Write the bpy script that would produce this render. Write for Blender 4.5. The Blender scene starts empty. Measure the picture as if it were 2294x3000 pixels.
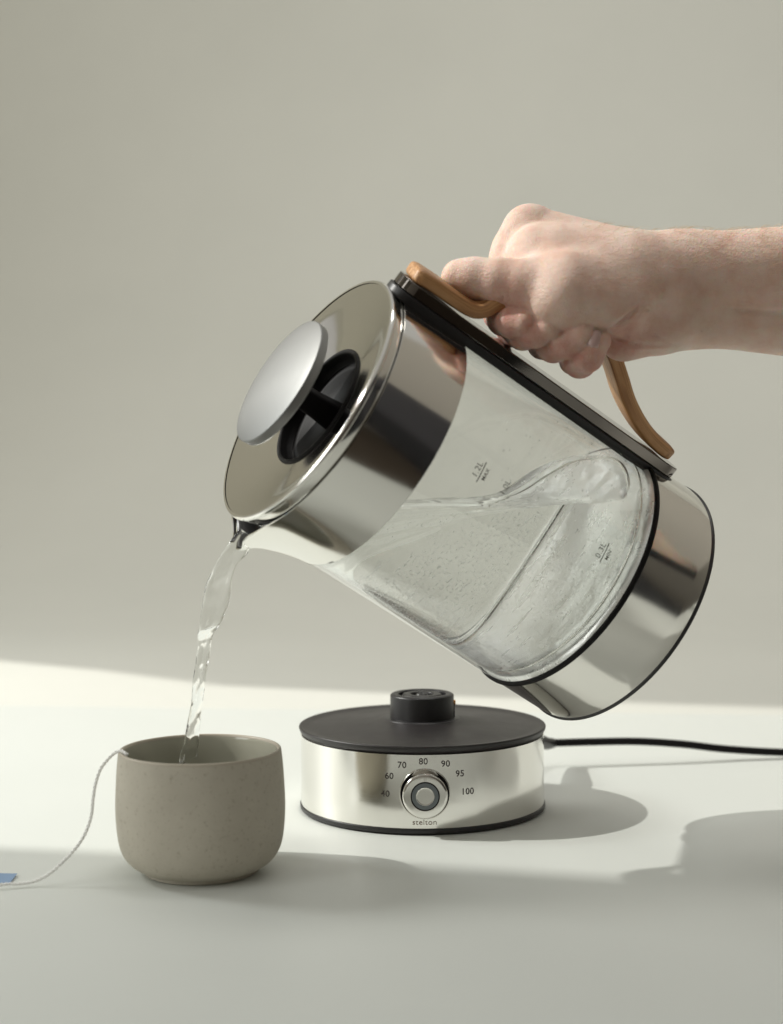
import bpy, bmesh, math, random
import numpy as np
from mathutils import Vector, Matrix, noise
PI = math.pi
S = bpy.context.scene
COL = S.collection
rnd = random.Random(7)

# ---------------------------------------------------------------- camera
cam = bpy.data.cameras.new('camera'); camo = bpy.data.objects.new('camera', cam); COL.objects.link(camo)
P_, R_ = 0.043957, -0.006
CPOS = Vector((-0.019769, -1.07204, 0.245618))
F_ = Vector((0, math.cos(P_), -math.sin(P_))); U0 = Vector((0, math.sin(P_), math.cos(P_))); R0 = Vector((1, 0, 0))
CR = math.cos(R_)*R0 + math.sin(R_)*U0; CU = math.cos(R_)*U0 - math.sin(R_)*R0
M = Matrix((CR, CU, -F_)).transposed().to_4x4(); M.translation = CPOS
camo.matrix_world = M
cam.sensor_fit = 'VERTICAL'; cam.sensor_height = 36; cam.lens = 4700/3000*36
cam.clip_start = 0.05; cam.clip_end = 60
cam.dof.use_dof = True; cam.dof.focus_distance = 0.985; cam.dof.aperture_fstop = 5.6
S.camera = camo
S.render.resolution_x = 783; S.render.resolution_y = 1024

# ---------------------------------------------------------------- light
W = bpy.data.worlds.new('World'); S.world = W; W.use_nodes = True
bg = W.node_tree.nodes['Background']; bg.inputs[0].default_value = (0.93, 0.915, 0.865, 1); bg.inputs[1].default_value = 0.54
S.view_settings.view_transform = 'Standard'; S.view_settings.look = 'None'
S.view_settings.gamma = 1; S.view_settings.exposure = -0.14
S.cycles.use_denoising = True
S.cycles.max_bounces = 16; S.cycles.transmission_bounces = 14; S.cycles.transparent_max_bounces = 16
S.cycles.glossy_bounces = 8; S.cycles.sample_clamp_indirect = 6
AIM = Vector((0.0, -0.03, 0.06)); LDIR = Vector((-1.18, 0.21, 1.0)).normalized()

def lamp(name, loc, aim, size, power, color, shape='DISK', sy=None):
    l = bpy.data.lights.new(name, 'AREA'); l.shape = shape; l.size = size
    if sy: l.size_y = sy
    l.energy = power; l.color = color
    o = bpy.data.objects.new(name, l); COL.objects.link(o); o.location = loc
    o.rotation_euler = (Vector(aim)-Vector(loc)).to_track_quat('-Z', 'Y').to_euler(); return o
SUNP = AIM + LDIR*9.0
sun = lamp('sun_lamp', SUNP, AIM, 0.15, 700, (1.0, 0.985, 0.93))
glow = lamp('window_lamp', AIM + Vector((-1.12, 0.29, 0.77)), AIM, 0.25, 5.2, (0.97, 1.0, 0.98), 'RECTANGLE', 0.25)

wash = lamp('wall_fill_lamp', (.2, .2, 2.1), (.1, 2.2, .75), 0.8, 20.0, (1.0, .985, .94), 'RECTANGLE', 0.8)  # unseen fill light added only to brighten the back wall
side = lamp('side_window_lamp', AIM + Vector((-1.05, -0.62, 0.42)), AIM + Vector((0, 0, .12)), 0.45, 3.4, (0.98, 1.0, 0.98), 'RECTANGLE', 0.7)

# ---------------------------------------------------------------- helpers
def link(name, me, mat=None, parent=None, smooth=True, angle=None):
    o = bpy.data.objects.new(name, me); COL.objects.link(o)
    if mat: me.materials.append(mat)
    if smooth:
        me.shade_smooth()
        if angle is not None: me.set_sharp_from_angle(angle=math.radians(angle))
    if parent: o.parent = parent
    return o
def tag(o, label=None, cat=None, group=None, kind=None):
    if label: o['label'] = label
    if cat: o['category'] = cat
    if group: o['group'] = group
    if kind: o['kind'] = kind
    return o
def mesh(name, vs, fs):
    me = bpy.data.meshes.new(name); me.from_pydata([tuple(v) for v in vs], [], fs); me.update()
    bm = bmesh.new(); bm.from_mesh(me); bmesh.ops.recalc_face_normals(bm, faces=bm.faces); bm.to_mesh(me); bm.free()
    return me
def lathe(prof, seg=128, rfun=None, closed=False):
    """prof: [(r,z)]; r==0 makes a pole"""
    vs = []; rows = []
    for r, z in prof:
        if r <= 1e-9: rows.append([len(vs)]); vs.append((0, 0, z)); continue
        row = []
        for i in range(seg):
            a = 2*PI*i/seg; rr, zz = (r, z) if rfun is None else rfun(r, z, a)
            row.append(len(vs)); vs.append((rr*math.cos(a), rr*math.sin(a), zz))
        rows.append(row)
    fs = []
    pairs = list(zip(rows[:-1], rows[1:]))
    if closed: pairs.append((rows[-1], rows[0]))
    for A, B in pairs:
        for i in range(seg):
            j = (i+1) % seg
            if len(A) == 1 and len(B) == 1: continue
            if len(A) == 1: fs.append((A[0], B[i], B[j]))
            elif len(B) == 1: fs.append((A[i], A[j], B[0]))
            else: fs.append((A[i], A[j], B[j], B[i]))
    return vs, fs
def rnd_prof(pts, radii, n=5):
    """round the corners of a polyline profile"""
    out = []
    for i, p in enumerate(pts):
        r = radii[i] if i < len(radii) else 0
        if r <= 0 or i in (0, len(pts)-1): out.append(p); continue
        p = Vector(p); a = Vector(pts[i-1]); b = Vector(pts[i+1])
        d1 = (a-p); d2 = (b-p); rr = min(r, d1.length*.49, d2.length*.49)
        q0 = p+d1.normalized()*rr; q1 = p+d2.normalized()*rr
        for k in range(n+1):
            t = k/n; q = q0*(1-t)**2 + p*2*t*(1-t) + q1*t*t; out.append(tuple(q))
    return out
def bez(pts, n=12):
    """catmull-rom through points"""
    P = [Vector(p) for p in pts]; P = [P[0]*2-P[1]]+P+[P[-1]*2-P[-2]]; out = []
    for i in range(1, len(P)-2):
        for k in range(n):
            t = k/n; a, b, c, d = P[i-1:i+3]
            out.append(0.5*((2*b)+(c-a)*t+(2*a-5*b+4*c-d)*t*t+(3*b-a-3*c+d)*t**3))
    out.append(P[-2]); return out
def tube(path, rad, seg=12, ref=Vector((0, 1, 0)), flat=None, cap=True):
    """rad: number or list; flat=(a,b): half sizes of a rounded rectangle section along ref/normal"""
    vs = []; fs = []; n = len(path)
    for i, p in enumerate(path):
        t = (path[min(i+1, n-1)]-path[max(i-1, 0)]).normalized()
        u = (ref - t*ref.dot(t)).normalized(); v = t.cross(u)
        r = rad[i] if isinstance(rad, (list, tuple)) else rad
        for k in range(seg):
            a = 2*PI*k/seg; c, s = math.cos(a), math.sin(a)
            if flat:
                e = flat[2] if len(flat) > 2 else 0.45
                x = math.copysign(abs(c)**e, c)*flat[0]*r; y = math.copysign(abs(s)**e, s)*flat[1]*r
            else: x, y = c*r, s*r
            vs.append(p+u*x+v*y)
    for i in range(n-1):
        for k in range(seg):
            j = (k+1) % seg; fs.append((i*seg+k, i*seg+j, (i+1)*seg+j, (i+1)*seg+k))
    if cap:
        fs.append(tuple(range(seg))[::-1]); fs.append(tuple((n-1)*seg+k for k in range(seg)))
    return vs, fs
def box(x0, x1, y0, y1, z0, z1):
    vs = [(x, y, z) for z in (z0, z1) for y in (y0, y1) for x in (x0, x1)]
    return vs, [(0, 2, 3, 1), (4, 5, 7, 6), (0, 1, 5, 4), (2, 6, 7, 3), (0, 4, 6, 2), (1, 3, 7, 5)]
def bev(o, w, seg=3):
    m = o.modifiers.new('bevel', 'BEVEL'); m.width = w; m.segments = seg; m.limit_method = 'ANGLE'; return o

class Mat:
    def __init__(s, name):
        s.m = bpy.data.materials.new(name); s.m.use_nodes = True; s.nt = s.m.node_tree; s.nt.nodes.clear()
        s.out = s.nt.nodes.new('ShaderNodeOutputMaterial')
    def n(s, typ, **kw):
        nd = s.nt.nodes.new(typ)
        for k, v in kw.items():
            if k.startswith('_'): setattr(nd, k[1:], v)
        for k, v in kw.items():
            if k.startswith('_'): continue
            k = int(k[1:]) if k[0] == 'i' and k[1:].isdigit() else k.replace('__', ' ')
            nd.inputs[k].default_value = v
        return nd
    def l(s, a, b): s.nt.links.new(a, b)
    def coord(s, kind='Object', scale=(1, 1, 1)):
        tc = s.n('ShaderNodeTexCoord'); mp = s.n('ShaderNodeMapping'); mp.inputs['Scale'].default_value = scale
        s.l(tc.outputs[kind], mp.inputs['Vector']); return mp.outputs[0]
    def noise(s, vec, scale, detail=4, rough=.55):
        t = s.n('ShaderNodeTexNoise', Scale=scale, Detail=detail, Roughness=rough); s.l(vec, t.inputs['Vector']); return t.outputs[0]
    def ramp(s, fac, stops):
        r = s.n('ShaderNodeValToRGB'); e = r.color_ramp.elements
        while len(e) < len(stops): e.new(.5)
        for el, (p, c) in zip(e, stops): el.position = p; el.color = (*c, 1) if len(c) == 3 else c
        s.l(fac, r.inputs[0]); return r.outputs[0]
    def rng(s, fac, a, b, f0=0, f1=1):
        r = s.n('ShaderNodeMapRange'); r.inputs[1].default_value = f0; r.inputs[2].default_value = f1
        r.inputs[3].default_value = a; r.inputs[4].default_value = b; s.l(fac, r.inputs[0]); return r.outputs[0]
    def bump(s, h, strength, dist, normal=None):
        b = s.n('ShaderNodeBump', Strength=strength, Distance=dist); s.l(h, b.inputs['Height'])
        if normal: s.l(normal, b.inputs['Normal'])
        return b.outputs[0]
    def pbsdf(s, color=(.8, .8, .8), rough=.5, metal=0, **kw):
        p = s.n('ShaderNodeBsdfPrincipled'); p.inputs['Roughness'].default_value = rough; p.inputs['Metallic'].default_value = metal
        p.inputs['Base Color'].default_value = (*color, 1)
        for k, v in kw.items(): p.inputs[k.replace('__', ' ')].default_value = v
        s.l(p.outputs[0], s.out.inputs[0]); return p

def simple(name, color, rough, metal=0, bump=None, **kw):
    m = Mat(name); p = m.pbsdf(color, rough, metal, **kw)
    if bump:
        v = m.coord(); h = m.noise(v, bump[0], 3); m.l(m.bump(h, bump[1], bump[2]), p.inputs['Normal'])
    return m.m

# steel: polished with faint turning lines round the axis (object Z)
def steel(name, color=(.80, .785, .745), rough=.07, line=0.15, lscale=900, vary=.04, tang=False):
    m = Mat(name); p = m.pbsdf(color, rough, 1.0)
    tc = m.n('ShaderNodeTexCoord'); sp = m.n('ShaderNodeSeparateXYZ'); m.l(tc.outputs['Object'], sp.inputs[0])
    # radius and z make rings / horizontal brush lines
    x2 = m.n('ShaderNodeMath', _operation='MULTIPLY'); m.l(sp.outputs[0], x2.inputs[0]); m.l(sp.outputs[0], x2.inputs[1])
    y2 = m.n('ShaderNodeMath', _operation='MULTIPLY_ADD'); m.l(sp.outputs[1], y2.inputs[0]); m.l(sp.outputs[1], y2.inputs[1]); m.l(x2.outputs[0], y2.inputs[2])
    r = m.n('ShaderNodeMath', _operation='SQRT'); m.l(y2.outputs[0], r.inputs[0])
    an = m.n('ShaderNodeMath', _operation='ARCTAN2'); m.l(sp.outputs[1], an.inputs[0]); m.l(sp.outputs[0], an.inputs[1])
    cb = m.n('ShaderNodeCombineXYZ'); m.l(r.outputs[0], cb.inputs[0]); m.l(sp.outputs[2], cb.inputs[1])
    am = m.n('ShaderNodeMath', _operation='MULTIPLY'); m.l(an.outputs[0], am.inputs[0]); am.inputs[1].default_value = 0.0022
    m.l(am.outputs[0], cb.inputs[2])
    h = m.noise(cb.outputs[0], lscale*2.2, 3, .7)
    m.l(m.bump(h, line, 0.00006), p.inputs['Normal'])
    big = m.noise(m.coord('Object', (22, 22, 22)), 3.0, 6, .62)
    m.l(m.rng(big, rough-vary*.5, rough+vary), p.inputs['Roughness'])
    return m.m
M_POL = steel('polished_steel', rough=.10, line=.10, vary=.05)
M_BRU = steel('brushed_steel', (.83, .815, .775), rough=.115, line=.35, lscale=1500)
M_RAIL = steel('rail_steel', (.21, .19, .175), rough=.06, line=.1)
M_LID = steel('lid_steel', (.68, .66, .62), rough=.065, line=.05, lscale=1200, vary=.02)
M_KNOB = steel('knob_steel', (.235, .235, .23), rough=.50, line=.3, lscale=1200, vary=.03)
M_FLOOR = steel('kettle_floor_steel', (.93, .93, .91), rough=.26, line=.4, lscale=700, vary=.1)
_p = M_FLOOR.node_tree.nodes['Principled BSDF']; _p.inputs['Metallic'].default_value = .55
_t = M_FLOOR.node_tree; _tc = _t.nodes.new('ShaderNodeTexCoord'); _n = _t.nodes.new('ShaderNodeTexNoise'); _n.inputs['Scale'].default_value = 42; _n.inputs['Detail'].default_value = 2
_b = _t.nodes.new('ShaderNodeBump'); _b.inputs['Strength'].default_value = .5; _b.inputs['Distance'].default_value = .004
_t.links.new(_tc.outputs['Object'], _n.inputs['Vector']); _t.links.new(_n.outputs[0], _b.inputs['Height']); _t.links.new(_b.outputs[0], _p.inputs['Normal'])
M_BLACK = simple('black_plastic', (.018, .017, .018), .38, bump=(900, .12, .0002))
M_BLACKM = simple('black_silicone', (.010, .009, .009), .5, Specular__IOR__Level=.12)
M_GREYP = simple('grey_led_ring', (.16, .18, .19), .35)
M_DARKM = simple('dark_smoked_metal', (.10, .09, .085), .10, 1.0)
M_INK = simple('dark_brown_print', (.045, .035, .03), .5)
M_INKG = simple('grey_print', (.10, .095, .08), .6)
M_LOGO = simple('etched_print', (.24, .19, .145), .6)
M_GOLD = simple('brass_pin', (.75, .38, .12), .25, 1.0)

def base_top_mat():
    m = Mat('matte_black_plastic'); p = m.pbsdf((.022, .019, .019), .40)
    v = m.coord()
    d = m.n('ShaderNodeTexVoronoi', Scale=420.0); m.l(v, d.inputs['Vector'])
    k = m.ramp(d.outputs['Distance'], [(0.0, (1, 1, 1)), (.10, (0, 0, 0))])
    sel = m.ramp(m.noise(v, 90, 2), [(.56, (0, 0, 0)), (.66, (1, 1, 1))])
    mu = m.n('ShaderNodeMath', _operation='MULTIPLY'); m.l(k, mu.inputs[0]); m.l(sel, mu.inputs[1])
    mx = m.n('ShaderNodeMix', _data_type='RGBA'); m.l(mu.outputs[0], mx.inputs[0])
    mx.inputs[6].default_value = (.022, .019, .019, 1); mx.inputs[7].default_value = (.22, .21, .20, 1)
    m.l(mx.outputs[2], p.inputs['Base Color'])
    m.l(m.rng(m.noise(v, 40, 4), .34, .52), p.inputs['Roughness'])
    m.l(m.bump(m.noise(v, 1500, 2), .12, .0002), p.inputs['Normal'])
    return m.m
M_BTOP = base_top_mat()

def glass_mat():
    # thin-walled clear glass: reflects by angle, lets light straight through
    m = Mat('clear_glass'); t = m.n('ShaderNodeBsdfTransparent'); t.inputs[0].default_value = (.985, .99, .986, 1)
    g = m.n('ShaderNodeBsdfGlossy'); g.inputs['Roughness'].default_value = 0.01; g.inputs[0].default_value = (1, 1, 1, 1)
    f = m.n('ShaderNodeFresnel', IOR=1.47)
    ge = m.n('ShaderNodeNewGeometry'); m.l(m.rng(ge.outputs['Backfacing'], 1.47, 1/1.47), f.inputs['IOR'])   # a thin pane reflects alike from both sides
    mx = m.n('ShaderNodeMixShader')
    m.l(f.outputs[0], mx.inputs[0]); m.l(t.outputs[0], mx.inputs[1]); m.l(g.outputs[0], mx.inputs[2]); m.l(mx.outputs[0], m.out.inputs[0])
    return m.m
M_GLASS = glass_mat()
def water_mat(name, bumpy=None):
    m = Mat(name); p = m.pbsdf((.985, .995, .99), 0.0, 0, Transmission__Weight=1.0, IOR=1.333)
    if bumpy:
        m.l(m.bump(m.noise(m.coord('Object', bumpy[3] if len(bumpy) > 3 else (1, 1, 1)), bumpy[0], 3), bumpy[1], bumpy[2]), p.inputs['Normal'])
    return m.m
M_WATER = water_mat('water')
M_STREAM = water_mat('pouring_water', (60, .35, .002, (1, 1, .25)))
M_BUB = simple('air_bubbles', (1, 1, 1), .45, 0, Transmission__Weight=.85, IOR=1.25, Specular__IOR__Level=1.0)

def wood_mat():
    m = Mat('bent_oak'); p = m.pbsdf((.5, .26, .1), .42)
    at = m.n('ShaderNodeAttribute'); at.attribute_name = 'grain'
    mp = m.n('ShaderNodeMapping'); mp.inputs['Scale'].default_value = (9, 420, 420); m.l(at.outputs['Vector'], mp.inputs[0])
    g = m.noise(mp.outputs[0], 1.0, 6, .65)
    c = m.ramp(g, [(.34, (.27, .115, .042)), (.48, (.52, .265, .110)), (.62, (.70, .42, .205))])
    m.l(c, p.inputs['Base Color'])
    m.l(m.bump(g, .18, .0006), p.inputs['Normal']); return m.m
M_WOOD = wood_mat()

def ceramic_out():
    m = Mat('matte_stoneware'); p = m.pbsdf((.3, .28, .23), .72)
    v = m.coord(); a = m.noise(v, 45, 6, .65); b = m.noise(v, 420, 3, .6)
    c1 = m.ramp(a, [(.3, (.475, .437, .362)), (.55, (.51, .471, .392)), (.75, (.54, .50, .417))])
    mx = m.n('ShaderNodeMix', _data_type='RGBA', _blend_type='MULTIPLY'); mx.inputs[0].default_value = .55
    m.l(c1, mx.inputs[6]); m.l(m.ramp(b, [(.30, (.66, .62, .56)), (.42, (1, 1, 1))]), mx.inputs[7]); m.l(mx.outputs[2], p.inputs['Base Color'])
    m.l(m.bump(b, .25, .0004), p.inputs['Normal']); return m.m
M_CUP = ceramic_out()
M_GLAZE = simple('glossy_glaze', (.45, .44, .36), .10, bump=(60, .06, .001), Coat__Weight=.5)
M_RIMC = simple('bare_rim_clay', (.47, .42, .34), .45)
M_STRING = simple('cotton_string', (.96, .955, .93), .9)
M_TAG = simple('blue_paper_tag', (.26, .37, .54), .7)

def table_mat():
    m = Mat('white_laminate_table'); p = m.pbsdf((.70, .72, .68), .46)
    v = m.coord(); m.l(m.ramp(m.noise(v, 2.2, 5, .6), [(.3, (.690, .712, .675)), (.7, (.712, .732, .694))]), p.inputs['Base Color'])
    m.l(m.rng(m.noise(v, 9, 5, .6), .42, .52), p.inputs['Roughness'])
    m.l(m.bump(m.noise(v, 700, 3), .05, .0003), p.inputs['Normal']); return m.m
def wall_mat():
    m = Mat('beige_plaster_wall'); p = m.pbsdf((.60, .59, .49), .92)
    v = m.coord(); m.l(m.ramp(m.noise(v, 1.6, 6, .6), [(.3, (.655, .655, .602)), (.7, (.70, .698, .642))]), p.inputs['Base Color'])
    m.l(m.bump(m.noise(v, 60, 6, .6), .12, .004), p.inputs['Normal']); return m.m
M_TABLE = table_mat(); M_WALL = wall_mat()
M_PANEL = simple('cream_paint', (.55, .53, .45), .8)
M_CLOTH = simple('charcoal_cloth', (.018, .017, .020), .9)

# ---------------------------------------------------------------- setting
def quad_slab(name, pts, z0, z1, mat, kind='structure'):
    n = len(pts); vs = [(x, y, z0) for x, y in pts]+[(x, y, z1) for x, y in pts]
    fs = [tuple(range(n))[::-1], tuple(range(n, 2*n))]+[(i, (i+1) % n, (i+1) % n+n, i+n) for i in range(n)]
    o = link(name, mesh(name, vs, fs), mat, smooth=False); o['kind'] = kind; return o
seam = lambda x: 0.384 - 0.107*x
t = quad_slab('table_top', [(-1.5, -.47), (1.6, -.47), (1.6, seam(1.6)), (-1.5, seam(-1.5))], -0.03, 0, M_TABLE)
bev(t, .0015, 2)
# behind the table joint one plastered surface runs level, then rises into the wall in a wide cove
Y1, RR = 0.62, 1.5
prof = [(.0035, -.03), (.0035, -.0012)]+[(Y1*i/8, -.0012) for i in range(1, 8)]
prof += [(Y1+RR*math.sin(a), RR-RR*math.cos(a)-0.0012) for a in [PI/2*i/32 for i in range(0, 33)]]
prof += [(Y1+RR, z) for z in (1.7, 2.1, 2.6)]
vs = []
for x in (-2.6, 2.6):
    for d, z in prof: vs.append((x, seam(x)+d, z))
n = len(prof); fs = [(i, i+1, n+i+1, n+i) for i in range(n-1)]
wall = link('wall', mesh('wall', vs, fs), M_WALL, angle=40); wall['kind'] = 'structure'

quad_slab('floor', [(-2.6, -3.0), (2.6, -3.0), (2.6, seam(2.6)), (-2.6, seam(-2.6))], -.80, -.75, simple('dark_wood_floor', (.10, .075, .055), .5))
M_ROOM = simple('taupe_room_paint', (.30, .28, .25), .9)
quad_slab('room_wall', [(-2.6, -3.0), (2.3, -3.0), (2.3, seam(2.3)+2.1), (2.4, seam(2.3)+2.1), (2.4, -3.1), (-2.6, -3.1)], -.8, 2.3, M_ROOM)
# window wall at the left with the opening that shapes the patch of sunlight
XW = -1.22
def onwin(gx, gy, gz=0.0):
    g = Vector((gx, gy, gz)); d = SUNP-g; t = (XW-g.x)/d.x; q = g+d*t; return (q.y, q.z)
back = [(-1.3, 1.16), (-.7, .93), (-.482, .809), (-.244, .663), (-.10, .548), (.14, .470), (.343, .418), (.8, .31), (1.5, .15)]
front = [(-1.3, .05), (-.60, -.055), (-.258, -.106), (-.03, -.146), (.134, -.188), (.20, -.215), (.5, -.50), (1.5, -1.3)]
hole = [onwin(*g) for g in back]+[onwin(*g) for g in reversed(front)]
cy = sum(p[0] for p in hole)/len(hole); cz = sum(p[1] for p in hole)/len(hole)
vs = []; fs = []
hl = []
for k in range(len(hole)):
    a, b = Vector(hole[k]), Vector(hole[(k+1) % len(hole)])
    hl += [a.lerp(b, j/4) for j in range(4)]
N = len(hl)
for x in (XW, XW-0.08):
    for p in hl: vs.append((x, p.x, p.y))
    for p in hl:
        d = Vector((p.x-cy, p.y-cz)); s_ = max(abs(d.x)/2.4, abs(d.y)/1.7, 1e-6); q = Vector((cy, cz))+d/s_; vs.append((x, q.x, q.y))
for i in range(N):
    j = (i+1) % N
    fs += [(i, j, N+j, N+i), (2*N+i, 3*N+i, 3*N+j, 2*N+j), (i, 2*N+i, 2*N+j, j), (N+i, N+j, 3*N+j, 3*N+i)]
o = link('window_wall', mesh('window_wall', vs, fs), M_PANEL, smooth=False); o['kind'] = 'structure'

# ---------------------------------------------------------------- lettering
def text_mesh(s, size, font_bold=False):
    c = bpy.data.curves.new('t', 'FONT'); c.body = s; c.size = size; c.align_x = 'CENTER'; c.align_y = 'CENTER'
    c.resolution_u = 4; c.space_character = 1.05; c.offset = size*(.012 if len(s) < 4 else 0)
    ob = bpy.data.objects.new('t', c); COL.objects.link(ob)
    dg = bpy.context.evaluated_depsgraph_get(); me = bpy.data.meshes.new_from_object(ob.evaluated_get(dg))
    bpy.data.objects.remove(ob); bpy.data.curves.remove(c)
    bm = bmesh.new(); bm.from_mesh(me)
    bmesh.ops.triangulate(bm, faces=bm.faces)
    bmesh.ops.subdivide_edges(bm, edges=[e for e in bm.edges if e.calc_length() > size*.35], cuts=2)
    bm.to_mesh(me); bm.free(); return me
def wrap_text(name, s, size, R, az, zc, mat, parent, rot=0, Rz=None, lift=.00015, sx=1.0):
    """prints s on a cylinder (axis Z) at azimuth az (rad), reading left-right counterclockwise seen from outside"""
    me = text_mesh(s, size); cr, sr = math.cos(rot), math.sin(rot)
    for v in me.vertices:
        x = v.co.x*cr*sx - v.co.y*sr; y = v.co.x*sr*sx + v.co.y*cr; r = (Rz(zc+y) if Rz else R)+lift
        a = az + x/r; v.co = (r*math.cos(a), r*math.sin(a), zc+y)
    return link(name, me, mat, parent, smooth=False)

# ---------------------------------------------------------------- power base
def empty(name, loc, label, cat, group=None):
    o = bpy.data.objects.new(name, None); COL.objects.link(o); o.location = loc; o.empty_display_size = .02
    return tag(o, label, cat, group)
B = empty('kettle_power_base', (0, 0, 0), 'round steel power base with black top and temperature dial on the table', 'kettle base')
RB = .0815
v_, f_ = lathe(rnd_prof([(.001, .0003), (.0800, .0003), (.0824, .0010), (.0824, .0042), (.0805, .0042), (.001, .0042)], [0, 0, .001, .0008, 0]), 160)
link('foot_ring', mesh('m', v_, f_), M_BLACK, B, angle=40)
v_, f_ = lathe([(.0800, .0040), (.0816, .0041), (RB+.0003, .0048), (RB, .02), (RB, .035), (RB, .0505), (.079, .051)], 200)
link('steel_band', mesh('m', v_, f_), M_BRU, B, angle=40)
prof = rnd_prof([(.0001, .0600), (.0262, .0598), (.030, .0590), (.045, .0574), (.065, .0556), (.0755, .0549), (.0785, .0553), (.0823, .0560), (.0829, .0552), (.0822, .0528), (.0795, .0500), (.0001, .0500)],
                [0, 0, .004, .01, .01, .003, .002, .0012, .0016, .0012, 0], 5)
v_, f_ = lathe(prof, 200)
link('top_plate', mesh('m', v_, f_), M_BTOP, B, angle=60)
# connector hub
hub = link('connector', mesh('m', *lathe(rnd_prof([(.0001, .0715), (.0145, .0715), (.0160, .0715), (.0160, .0760), (.0170, .0766), (.0198, .0766), (.0214, .0756), (.0214, .0598)], [0, 0, 0, .0003, .0008, .001, .0012], 5), 128)), M_BLACK, B, angle=50)
link('connector_ring', mesh('m', *lathe(rnd_prof([(.0076, .071), (.0076, .0758), (.0084, .0764), (.0124, .0764), (.0134, .0755), (.0134, .071)], [0, .0004, .0006, .0006, .0006], 4), 96)), M_BLACK, hub, angle=50)
link('connector_pin', mesh('m', *lathe(rnd_prof([(.0012, .072), (.0012, .0745), (.0016, .0765), (.0034, .0765), (.0045, .0750), (.0045, .071)], [0, .0004, .0006, .0006, .0006], 4), 48)), M_BLACK, hub, angle=50)
link('hub_collar', mesh('m', *lathe(rnd_prof([(.0213, .0606), (.0247, .0604), (.0254, .0598), (.0254, .0590)], [0, .0005, .0003]), 128)), M_BLACK, B, angle=50)
v_, f_ = box(-.0006, .0012, -.0015, .0015, -.0012, .0018); o = link('contact_tab', mesh('m', v_, f_), M_GOLD, B); o.location = (.0213, -.001, .0700); bev(o, .0004)
v_, f_ = box(-.0006, .0006, -.0006, .0006, -.0060, .0060); o = link('key_slot', mesh('m', v_, f_), M_BLACKM, B); o.location = (.0213, -.001, .064)
# dial
def disc_y(prof, seg=96):
    vs, fs = lathe(prof, seg); return [(v[0], -v[2], v[1]) for v in vs], fs
DZ = .0262
dial = bpy.data.objects.new('dial', mesh('m', *disc_y(rnd_prof([(.0153, -.0015), (.0155, .0068), (.0150, .0078), (.0138, .0082), (.0100, .0084), (.0096, .0080), (.0001, .0080)], [0, .0008, .0008, .0004, .0003, .0002], 5), 128)))
COL.objects.link(dial); dial.parent = B; dial.location = (0, -RB, DZ); dial.scale = (.91, .9, .91); dial.data.materials.append(M_POL); dial.data.shade_smooth(); dial.data.set_sharp_from_angle(angle=math.radians(35))
o = link('dial_socket', mesh('m', *disc_y([(.0153, -.002), (.0165, -.0008), (.0168, .0009), (.0172, .0012), (.0175, .0004), (.0175, -.003)], 96)), M_POL, dial)
o = link('socket_gap', mesh('m', *disc_y([(.0151, -.0005), (.0166, -.0003)], 96)), M_BLACKM, dial)
o = link('light_ring', mesh('m', *disc_y([(.0064, .0081), (.0064, .0087), (.0091, .0087), (.0091, .0081)], 96)), M_GREYP, dial, angle=30)
o = link('ring_shadow_gap', mesh('m', *disc_y([(.0091, .0086), (.0095, .0087), (.0095, .0080)], 96)), M_BLACKM, dial, angle=30)
o = link('button', mesh('m', *disc_y(rnd_prof([(.0001, .0089), (.0056, .0089), (.0061, .0091), (.0063, .0088), (.0063, .0080)], [0, .0003, .0003, .0002]), 96)), M_BRU, dial, angle=40)
for sx in (-1, 1):
    v_, f_ = box(-.00012, .00012, -.00005, .0001, -.0014, .0014); o = link('pointer_line', mesh('m', v_, f_), M_LOGO, dial, smooth=False); o.location = (sx*.0006, -.0084, .0118)
# numerals, placed by where they stand round the dial
for s, x, z in (('40', -.0247, .0255), ('60', -.0222, .0368), ('70', -.0142, .0440), ('80', -.0009, .0464), ('90', .0130, .0447), ('95', .0220, .0381), ('100', .0268, .0265)):
    wrap_text('numeral', s, .0056, RB, -PI/2+math.asin(x/RB), z, M_INK, B)
wrap_text('maker_name', 'stelton', .0046, RB, -PI/2-.003, .0082, M_LOGO, B, sx=1.15, lift=.0005)
# cable
rel = link('cable_relief', mesh('m', *tube([Vector(p) for p in [(.058, .052, .0400), (.070, .072, .0350), (.083, .098, .0265), (.095, .120, .0190), (.100, .128, .0178)]], [1.5, 1.4, 1.2, .95, .8], 16, Vector((0, 0, 1)), flat=(.0048, .0052, .8))), M_BLACK, B)
cp = bez([(.098, .127, .0180), (.13, .132, .0178), (.165, .136, .0172), (.20, .141, .0140), (.235, .147, .0088), (.28, .153, .0048), (.33, .157, .0032), (.55, .175, .0032), (.9, .25, .0032)], 14)
link('cable', mesh('m', *tube(cp, .0029, 16, Vector((0, 0, 1)))), M_BLACKM, B)

# ---------------------------------------------------------------- kettle
E = Vector((0.59919884, -0.16031377, 0.78438526)); T = Vector((-0.21974709, 0.90918458, 0.35368718)); A = Vector((-0.76985191, -0.38429532, 0.50955386))
KC = Vector((0.1207, -0.0617, 0.1453))
K = empty('electric_kettle', (0, 0, 0), 'tilted glass and steel kettle with a bent wood handle pouring water into the cup', 'kettle')
KM = Matrix((E, T, A)).transposed().to_4x4(); KM.translation = KC
K.matrix_world = KM
def kw(x, y, z): return KM @ Vector((x, y, z))
Rk = lambda z: .0836-.0185*z
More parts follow.
